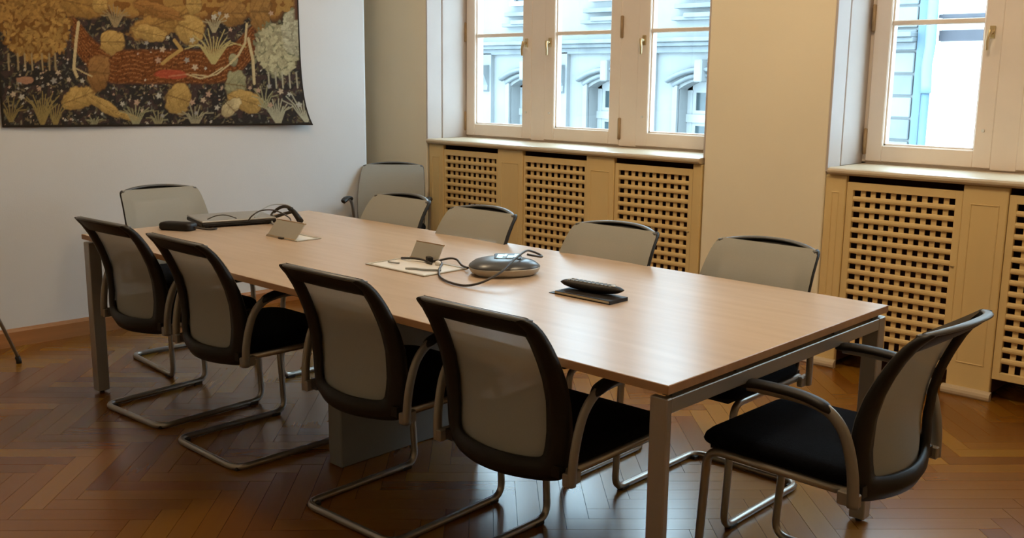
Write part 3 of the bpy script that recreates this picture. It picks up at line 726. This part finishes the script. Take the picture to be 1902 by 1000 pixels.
# cable access boxes with raised lids
def grommet(x0, x1, y0, y1, lid, lab):
    cx, cy = (x0 + x1) / 2, (y0 + y1) / 2
    r = empty('cable_access_box', (cx, cy, TT), 0, lab, 'cable box')
    X0, X1, Y0, Y1 = x0 - cx, x1 - cx, y0 - cy, y1 - cy; w_ = .012
    mb = MB(); mb.cbox(X0, Y0, 0, X1, Y0 + w_, .004, .0012); mb.cbox(X0, Y1 - w_, 0, X1, Y1, .004, .0012); mb.cbox(X0, Y0 + w_, 0, X0 + w_, Y1 - w_, .004, .0012); mb.cbox(X1 - w_, Y0 + w_, 0, X1, Y1 - w_, .004, .0012)
    mb.build('rim', M['alu'], r)
    MB().box(X0 + w_, Y0 + w_, 0, X1 - w_, Y1 - w_, .0015).build('tray', M['white'], r)
    mb = MB()
    (lx0, lx1, ly0, lz, dy, dx) = lid; lx0 -= cx; lx1 -= cx; ly0 -= cy
    v = [(lx0, ly0, .003), (lx1, ly0, .003), (lx1 + dx, ly0 + dy, lz), (lx0 + dx, ly0 + dy, lz)]
    v2 = [(x, y + .005, z) for x, y, z in v]
    mb.add(v + v2, [(0, 1, 2, 3), (7, 6, 5, 4), (0, 4, 5, 1), (1, 5, 6, 2), (2, 6, 7, 3), (3, 7, 4, 0)]); l_ = mb.build('lid', M['alu'], r)
    MB().box(lx0 + dx, ly0 + dy - .001, lz - .004, lx1 + dx, ly0 + dy + .007, lz + .002).build('lid_edge', M['hinge'], l_)
    MB().tube([(lx0, ly0, .004), (lx1, ly0, .004)], .003, 8).build('hinge', M['hinge'], r)
    return r
g1 = grommet(-2.577, -2.335, .572, .70, (-2.575, -2.36, .577, .072, .045, .015), 'raised-lid cable box beside the laptop, cables running into it')
g2 = grommet(-1.715, -1.375, .455, .675, (-1.705, -1.548, .672, .066, .030, .006), 'raised-lid cable box with white tray in the middle of the table')
for j, (pts, r_) in enumerate(((((-.155, .06, .006), (-.12, .055, .010), (-.08, .07, .012), (-.04, .075, .010), (.02, .06, .006)), .0045), (((-.14, -.02, .005), (-.11, -.03, .006), (-.08, -.015, .005)), .003),
                            (((.02, -.07, .005), (.05, -.05, .006), (.09, -.04, .006), (.14, .0, .006)), .004))):
    MB().tube(smoothpath(pts, 5), r_, 8).build('brush_cable', M['cableg'] if j else M['cable'], g2)
MB().cbox(-.01, -.075, 0, .02, -.06, .008, .002).build('latch', M['dark'], g1)
# conference speakerphone
ang = math.atan2(.69, .72)
sp = empty('conference_speaker', (-1.222, .712, TT), ang, 'rounded black and silver conference speakerphone in the middle of the table', 'speakerphone')
def sring(a, b, z, n=40):
    out = []
    for k in range(n):
        t = 2 * math.pi * k / n; c, s = math.cos(t), math.sin(t); e = .86
        out.append((a * math.copysign(abs(c) ** e, c) * (1 + .0 * c), b * math.copysign(abs(s) ** e, s) * (1 - .18 * c), z))
    return out
mb = MB(); mb.rings([sring(.108, .090, .0), sring(.124, .102, .010), sring(.131, .108, .024), sring(.132, .109, .030)]); mb.build('base_shell', M['silver'], sp)
mb = MB(); mb.rings([sring(.131, .108, .030), sring(.128, .106, .034), sring(.112, .092, .046), sring(.085, .068, .054), sring(.055, .045, .0575), sring(.02, .015, .0585)]); mb.build('top_shell', M['slate'], sp)
scr = MB(); tl = lambda x, y, z: (x, y, z + .16 * (y + .03) if z > .055 else z)
scr.rings([[tl(x, y, z) for x, y in rrect(.050 - i, .030 - i, .008, 5, .012, .004)] for i, z in ((.0, .045), (.0, .058), (.002, .0592))], smooth=False)
s_ = scr.build('display', M['blkg'], sp); s_['label'] = 'display with cyan emissive patches'
M['cyan_emit'] = emis('cyan_emission', (.12, .55, .66), 1.0)  # cyan emission, laid as patches over the dark display
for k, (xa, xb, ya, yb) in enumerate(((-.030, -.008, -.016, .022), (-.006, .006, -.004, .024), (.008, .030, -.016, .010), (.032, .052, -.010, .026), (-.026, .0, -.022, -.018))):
    q = MB(); q.add([tl(xa, ya, .0597), tl(xb, ya, .0597), tl(xb + .006, yb, .0597), tl(xa + .006, yb, .0597)], [(0, 1, 2, 3)]); q.build('emissive_patch', M['cyan_emit'], s_)
# its curled cable
cb = [(-1.560, .660, .008), (-1.54, .676, .010), (-1.50, .655, .006), (-1.45, .60, .005), (-1.394, .543, .006), (-1.31, .475, .005), (-1.223, .438, .005), (-1.14, .436, .006), (-1.095, .475, .02), (-1.09, .56, .045), (-1.13, .66, .066), (-1.19, .78, .075), (-1.225, .85, .068), (-1.205, .885, .052), (-1.175, .86, .05), (-1.19, .80, .064)]
cab = empty('speaker_cable', (-1.35, .55, TT), 0, 'black cable curling over the speakerphone to the middle cable box', 'cable')
def rel(pts, c): return [(x - c[0], y - c[1], z) for x, y, z in pts]
MB().tube(smoothpath(rel(cb, (-1.35, .55)), 7), .0042, 8).build('cord', M['cable'], cab)
MB().tube(smoothpath(rel([(-1.53, .668, .012), (-1.50, .69, .022), (-1.455, .69, .024), (-1.40, .665, .012), (-1.345, .645, .012)], (-1.35, .55)), 6), .0042, 8).build('cord', M['cable'], cab)
mb = MB(); mb.obox((-1.565 + 1.35, .650 - .55, .014), (.8, -.4, 0), (.4, .8, 0), (0, 0, 1), .018, .011, .011); mb.build('plug', M['blk'], cab, bevel=.003)
mb = MB(); mb.rings([[(-1.505 + 1.35 + r * math.cos(t), .640 - .55 + r * math.sin(t), z) for t in np.linspace(0, 2 * math.pi, 13)[:-1]] for r, z in ((.010, 0), (.013, .008), (.010, .016), (.004, .019))]); mb.build('white_clip', M['white'], cab)
# remote on a notepad
nb = empty('notebook', (-.756, .622, TT), 0, 'thin dark-edged notebook under the remote control', 'notebook')
mb = MB(); mb.cbox(-.105, -.043, .002, .125, .045, .010, .0008); mb.build('pages', M['paper'], nb)
mb = MB(); mb.box(-.128, -.046, 0, .131, .048, .0018); mb.box(-.10, -.046, .0103, .131, .048, .0118); mb.box(.127, -.046, 0.0018, .131, .048, .0105); mb.build('cover', M['blk'], nb)
rc = empty('remote_control', (-.760, .650, TT + .0122), math.atan2(.018, .235), 'black remote control lying on the notebook', 'remote')
mb = MB(); R = []
for k in range(19):
    t = -1 + 2 * k / 18; e = max(0.0, 1 - abs(t) ** 3.2); w_ = .012 + .014 * e ** .6; h = .0035 + .013 * e ** .6; zc = .016 + .0035 * t * t
    R.append([(t * .120, w_ * math.cos(q), max(0.0, zc + h * math.sin(q))) for q in np.linspace(0, 2 * math.pi, 17)[:-1]])
mb.rings(R); body = mb.build('body', M['blk'], rc)
kb = MB()
for i in range(11):
    for j in range(3):
        x = -.085 + i * .0165; y = -.012 + j * .012; kb.cbox(x - .005, y - .0035, .0265, x + .005, y + .0035, .0325, .0012)
kbo = kb.build('buttons', M['cableg'], rc)
MB().tube([(.086, 0, .028), (.086, 0, .0315)], .007, 12).build('button', M['white'], rc)
# cables between laptop and the far cable box
def cable(name, pts, r_, m_, lab, cat='cable'):
    c = pts[0]; root = empty(name, (c[0], c[1], TT), 0, lab, cat)
    MB().tube(smoothpath(rel(pts, c), 7), r_, 8).build('cord', m_, root); return root
cable('laptop_cable', [(-2.86, .66, .03), (-2.84, .67, .055), (-2.84, .72, .075), (-2.81, .78, .072), (-2.72, .80, .04), (-2.65, .74, .015), (-2.55, .70, .012)], .0035, M['cable'], 'thin black cable arching from the laptop edge to the cable box')
cable('network_cable', [(-2.90, .72, .036), (-2.96, .80, .06), (-2.99, .88, .075), (-2.97, .95, .070), (-2.92, .96, .045), (-2.86, .93, .02)], .003, M['cableg'], 'thin grey cable looping above the laptop to the cable box')
cable('mouse_cable', [(-2.99, .52, .036), (-2.98, .56, .050), (-2.96, .60, .052), (-2.93, .64, .036)], .0025, M['cable'], 'short thin wire arching over the laptop lid')
bd = empty('adapter_plug', (-2.80, .865, TT), 0, 'black cable bundle with chunky plug behind the raised lid beside the laptop', 'cable')
MB().tube(smoothpath([(.0, .0, .075), (-.06, .0, .080), (-.10, -.01, .068), (-.125, -.03, .04), (-.10, -.04, .028), (-.05, -.02, .045), (0, .0, .06)], 6), .008, 8).build('cord', M['cable'], bd)
MB().tube([(-.03, .005, .074), (.01, .005, .058), (.045, .0, .040), (.075, -.005, .022)], lambda t: .011 + .005 * t, 10).build('plug', M['blk'], bd)
MB().tube(smoothpath([(-.12, -.02, .05), (-.10, -.05, .02), (-.05, -.08, .008), (.0, -.10, .006)], 5), .004, 8).build('cord', M['cableg'], bd)

# ------------------------------------------------------------------ easel whose leg shows at the left edge
es = empty('flipchart_easel', (-3.86, -.65, 0), 0, 'metal easel leg with dark foot standing at the left edge by the baseboard', 'easel')
top = Vector((-.07, -.06, 1.75))
for (x, y) in ((-.04, .595), (.05, -.62), (.45, .0)):
    f_ = Vector((x, y, .025)); lg = MB().tube([f_, top + Vector((x, y, 0)) * .06], .0085, 10).build('leg', M['chr2'], es)
    MB().tube([(x, y, 0), (x, y, .012), (x * .99, y * .99, .035)], .013, 10).build('foot', M['rub'], lg)
MB().cbox(-.11, -.10, 1.72, .03, .02, 1.80, .006).build('head', M['blk'], es)

# ------------------------------------------------------------------ ceiling lamps (out of view, light the room)
for i, (x, y, pw) in enumerate(LAMPS):
    r = empty('ceiling_lamp', (x, y, ZC), 0, ['round warm ceiling lamp over the near end of the table', 'round warm ceiling lamp over the far end of the table', 'round dim ceiling lamp behind the viewer'][i], 'lamp', 'ceiling lamps')
    n = 32; cr = lambda rr, z: [(rr * math.cos(2 * math.pi * k / n), rr * math.sin(2 * math.pi * k / n), z) for k in range(n)]
    MB().rings([cr(.30, 0), cr(.31, -.02), cr(.30, -.07), cr(.27, -.075)]).build('housing', M['white'], r)
    MB().rings([cr(.265, -.070), cr(.25, -.085), cr(.1, -.10)]).build('diffuser', M['lamp'], r)
    l = bpy.data.lights.new('bulb', 'POINT'); l.energy = pw; l.color = WARM; l.shadow_soft_size = .2
    o = bpy.data.objects.new('bulb', l); COL.objects.link(o); o.parent = r; o.location = (0, 0, -.34)

# ------------------------------------------------------------------ outside: street and facing house
tag(MB().box(-40, 3.5, -6.3, 30, 40, -6.0).build('street', M['street']), 'grey street below the windows', 'street')
YF = 13.0
fac = empty('stone_house', (-10, YF, -6), 0, 'ornate pale stone house with arched windows across the street', 'building'); OX, OY, OZ = -10, YF, -6
def F(mb, name, m_, par=fac, **k):
    mb.v = [(x - OX, y - OY, z - OZ) for x, y, z in mb.v]; return mb.build(name, m_, par, **k)
BW = 2.035; starts = [-19.24 + BW * k for k in range(7)]      # arch openings start here
wall = MB(); ZB, ZTOP = -6.0, 4.9; zs, rise, hw = 1.30, .16, .50
def arch(cx, hw_, zs_, rise_, n=10): return [(cx - hw_ + 2 * hw_ * k / n, zs_ + rise_ * (1 - (2 * k / n - 1) ** 2)) for k in range(n + 1)]
zsill = -.35
xs0 = starts[0] - .38
F(MB().box(xs0 - 3, YF, ZB, xs0, YF + .6, ZTOP).box(starts[-1] + .72 + .98, YF, ZB, -4.72, YF + .6, ZTOP), 'pier', M['stone'])
for i, s0 in enumerate(starts):
    cx = s0 + .72; x0, x1 = cx - 1.0175 - .08, cx + 1.0175 - .08
    wall.box(x0, YF, ZB, cx - hw, YF + .6, zs); wall.box(cx + hw, YF, ZB, x1, YF + .6, zs); wall.box(cx - hw, YF, ZB, cx + hw, YF + .6, zsill)
    A_ = arch(cx, hw, zs, rise); zt = 2.0
    wall.box(x0, YF, zs, cx - hw, YF + .6, zt); wall.box(cx + hw, YF, zs, x1, YF + .6, zt)
    for (a, b) in zip(A_[:-1], A_[1:]):
        vs = [(a[0], YF, a[1]), (b[0], YF, b[1]), (b[0], YF, zt), (a[0], YF, zt), (a[0], YF + .6, a[1]), (b[0], YF + .6, b[1]), (b[0], YF + .6, zt), (a[0], YF + .6, zt)]
        wall.add(vs, [(0, 1, 2, 3), (0, 4, 5, 1), (7, 6, 5, 4)])
    wall.box(x0, YF, zt, x1, YF + .6, ZTOP)
    # arch mouldings, two steps
    for (h_, zz, rr, wd, pr) in ((.72, 1.44, .20, .05, .12), (.60, 1.36, .18, .045, .07)):
        mb = MB(); Q = arch(cx, h_, zz, rr, 14); mb.tube([(x, YF - pr * .5, z) for x, z in Q], wd, 6, pr * .8, up=(0, 0, 1)); F(mb, 'arch_moulding', M['stoned'])
    mb = MB(); mb.box(cx - .60, YF - .06, zsill, cx - hw, YF + .01, 1.36); mb.box(cx + hw, YF - .06, zsill, cx + .60, YF + .01, 1.36); F(mb, 'jamb_surround', M['stone'])
    F(MB().cbox(cx - .08, YF - .22, 1.42, cx + .08, YF, 1.80, .02), 'keystone', M['stone'])
    # window in the arch
    mb = MB(); yw = YF + .28
    mb.box(cx - hw, yw, zsill, cx - hw + .10, yw + .08, zs + .05); mb.box(cx + hw - .10, yw, zsill, cx + hw, yw + .08, zs + .05); mb.box(cx - .05, yw - .02, zsill, cx + .05, yw + .08, zs + .12)
    mb.box(cx - hw, yw - .03, .72, cx + hw, yw + .08, .86); mb.box(cx - hw, yw, zs - .02, cx + hw, yw + .08, zs + .2); mb.box(cx - hw, yw, zsill, cx + hw, yw + .08, zsill + .1)
    wn = F(mb, 'window', M['fwin'])
    for (a, b) in ((cx - hw + .17, cx - .10), (cx + .10, cx + hw - .17)):
        for (c, d) in ((zsill + .16, .66), (.93, zs - .06)):
            m2 = MB(); m2.box(a - .07, yw + .01, c - .07, a, yw + .06, d + .07); m2.box(b, yw + .01, c - .07, b + .07, yw + .06, d + .07); m2.box(a, yw + .01, c - .07, b, yw + .06, c); m2.box(a, yw + .01, d, b, yw + .06, d + .07)
            F(m2, 'sash', M['fwin'], wn); F(MB().box(a, yw + .03, c, b, yw + .05, d), 'pane', M['fpane'], wn)
    # pilaster with scroll bracket
    px_ = x0
    F(MB().box(px_ - .13, YF - .10, ZB, px_ + .13, YF + .01, 1.95), 'pilaster', M['stone'])
    mb = MB(); mb.rings([[(px_ + sx, YF - .10 - dy, z) for dy, z in ((0, 1.18), (.06, 1.22), (.05, 1.32), (.10, 1.40), (.16, 1.52), (.22, 1.62), (.22, 1.70), (0, 1.72))] for sx in (-.08, .08)], smooth=False)
    F(mb, 'scroll_bracket', M['stoned'])
    # upper floor: stepped apron and window
    mb = MB(); mb.cbox(cx - .62, YF - .16, 2.46, cx + .62, YF, 2.53, .01); mb.cbox(cx - .35, YF - .20, 2.50, cx + .35, YF, 2.58, .01); mb.cbox(cx - .58, YF - .14, 2.66, cx + .58, YF, 2.74, .01)
    F(mb, 'apron', M['stoned'])
    mb = MB(); mb.box(cx - .45, YF - .08, 2.95, cx - .36, YF, 4.6); mb.box(cx + .36, YF - .08, 2.95, cx + .45, YF, 4.6); mb.box(cx - .45, YF - .08, 4.5, cx + .45, YF, 4.6); mb.box(cx - .45, YF - .12, 2.86, cx + .45, YF, 2.95); mb.box(cx - .04, YF - .05, 2.95, cx + .04, YF, 4.5)
    wn = F(mb, 'window', M['fwin'])
    for (a, b) in ((cx - .36, cx - .04), (cx + .04, cx + .36)): F(MB().box(a, YF - .02, 2.95, b, YF - .01, 4.5), 'pane', M['fpane'], wn)
F(wall, 'wall', M['stone'])
mb = MB(); mb.cbox(xs0 - 3, YF - .30, 2.10, -4.72, YF, 2.17, .01); mb.cbox(xs0 - 3, YF - .22, 2.03, -4.72, YF, 2.10, .01); mb.cbox(xs0 - 3, YF - .10, 1.92, -4.72, YF, 2.03, .01)
F(mb, 'cornice', M['stoned'])
mb = MB(); mb.cbox(xs0 - 3, YF - .5, ZTOP - .35, -4.72, YF, ZTOP, .03); F(mb, 'eaves', M['stoned'])  # unseen roofline, set low so more sky light reaches the room
# quoins on the corner pier
z = -5.9; k = 0
while z < ZTOP - .6:
    hgt = .325; F(MB().cbox(-5.16 - (.0 if k % 2 else .0), YF - .05, z + .018, -4.74, YF + .02, z + hgt - .018, .012), 'quoin', M['stone' if k % 2 else 'stoned']); z += hgt; k += 1
# zinc downpipe
dp = empty('downpipe', (-4.58, YF - .12, -6), 0, 'blue-grey zinc rainwater pipe down the corner of the stone house', 'pipe')
MB().box(-.13, .06, 0, -.02, .12, 12.2).build('backing_strip', M['zinc'], dp)
MB().tube([(.075, 0, 0), (.075, 0, 7.35)], .055, 12).build('pipe', M['zinc'], dp)
mb = MB(); mb.tube([(.075, 0, 7.30), (.075, 0, 7.42), (.06, 0, 7.7), (.085, 0, 7.95), (.05, 0, 12.2)], lambda t: .075, 12); mb.build('hopper', M['zincl'], dp)
for zz in (2.5, 4.5, 6.5, 9.5): MB().tube([(.075, 0, zz), (.075, 0, zz + .05)], .066, 12).build('pipe_clip', M['zincl'], dp)
# plastered neighbour
nb2 = empty('plastered_house', (0, YF + .1, -6), 0, 'bright white plastered house with a grey band, right of the downpipe', 'building')
MB().box(-4.44, 0, 0, 14, .6, 12.2).build('wall', M['plaster'], nb2)
MB().box(-4.44, -.08, 8.04, 14, .02, 8.19).build('band', M['fdark'], nb2)
MB().box(-4.44, -.14, 8.36, 14, .02, 8.41).build('ledge', M['fdark'], nb2)
for k in range(4):
    x = -2.2 + k * 3.2
    wn = MB().box(x, -.05, 8.9, x + 1.2, .0, 11.0).build('window', M['fwin'], nb2); MB().box(x + .1, -.07, 9.0, x + 1.1, -.05, 10.9).build('pane', M['fpane'], wn)
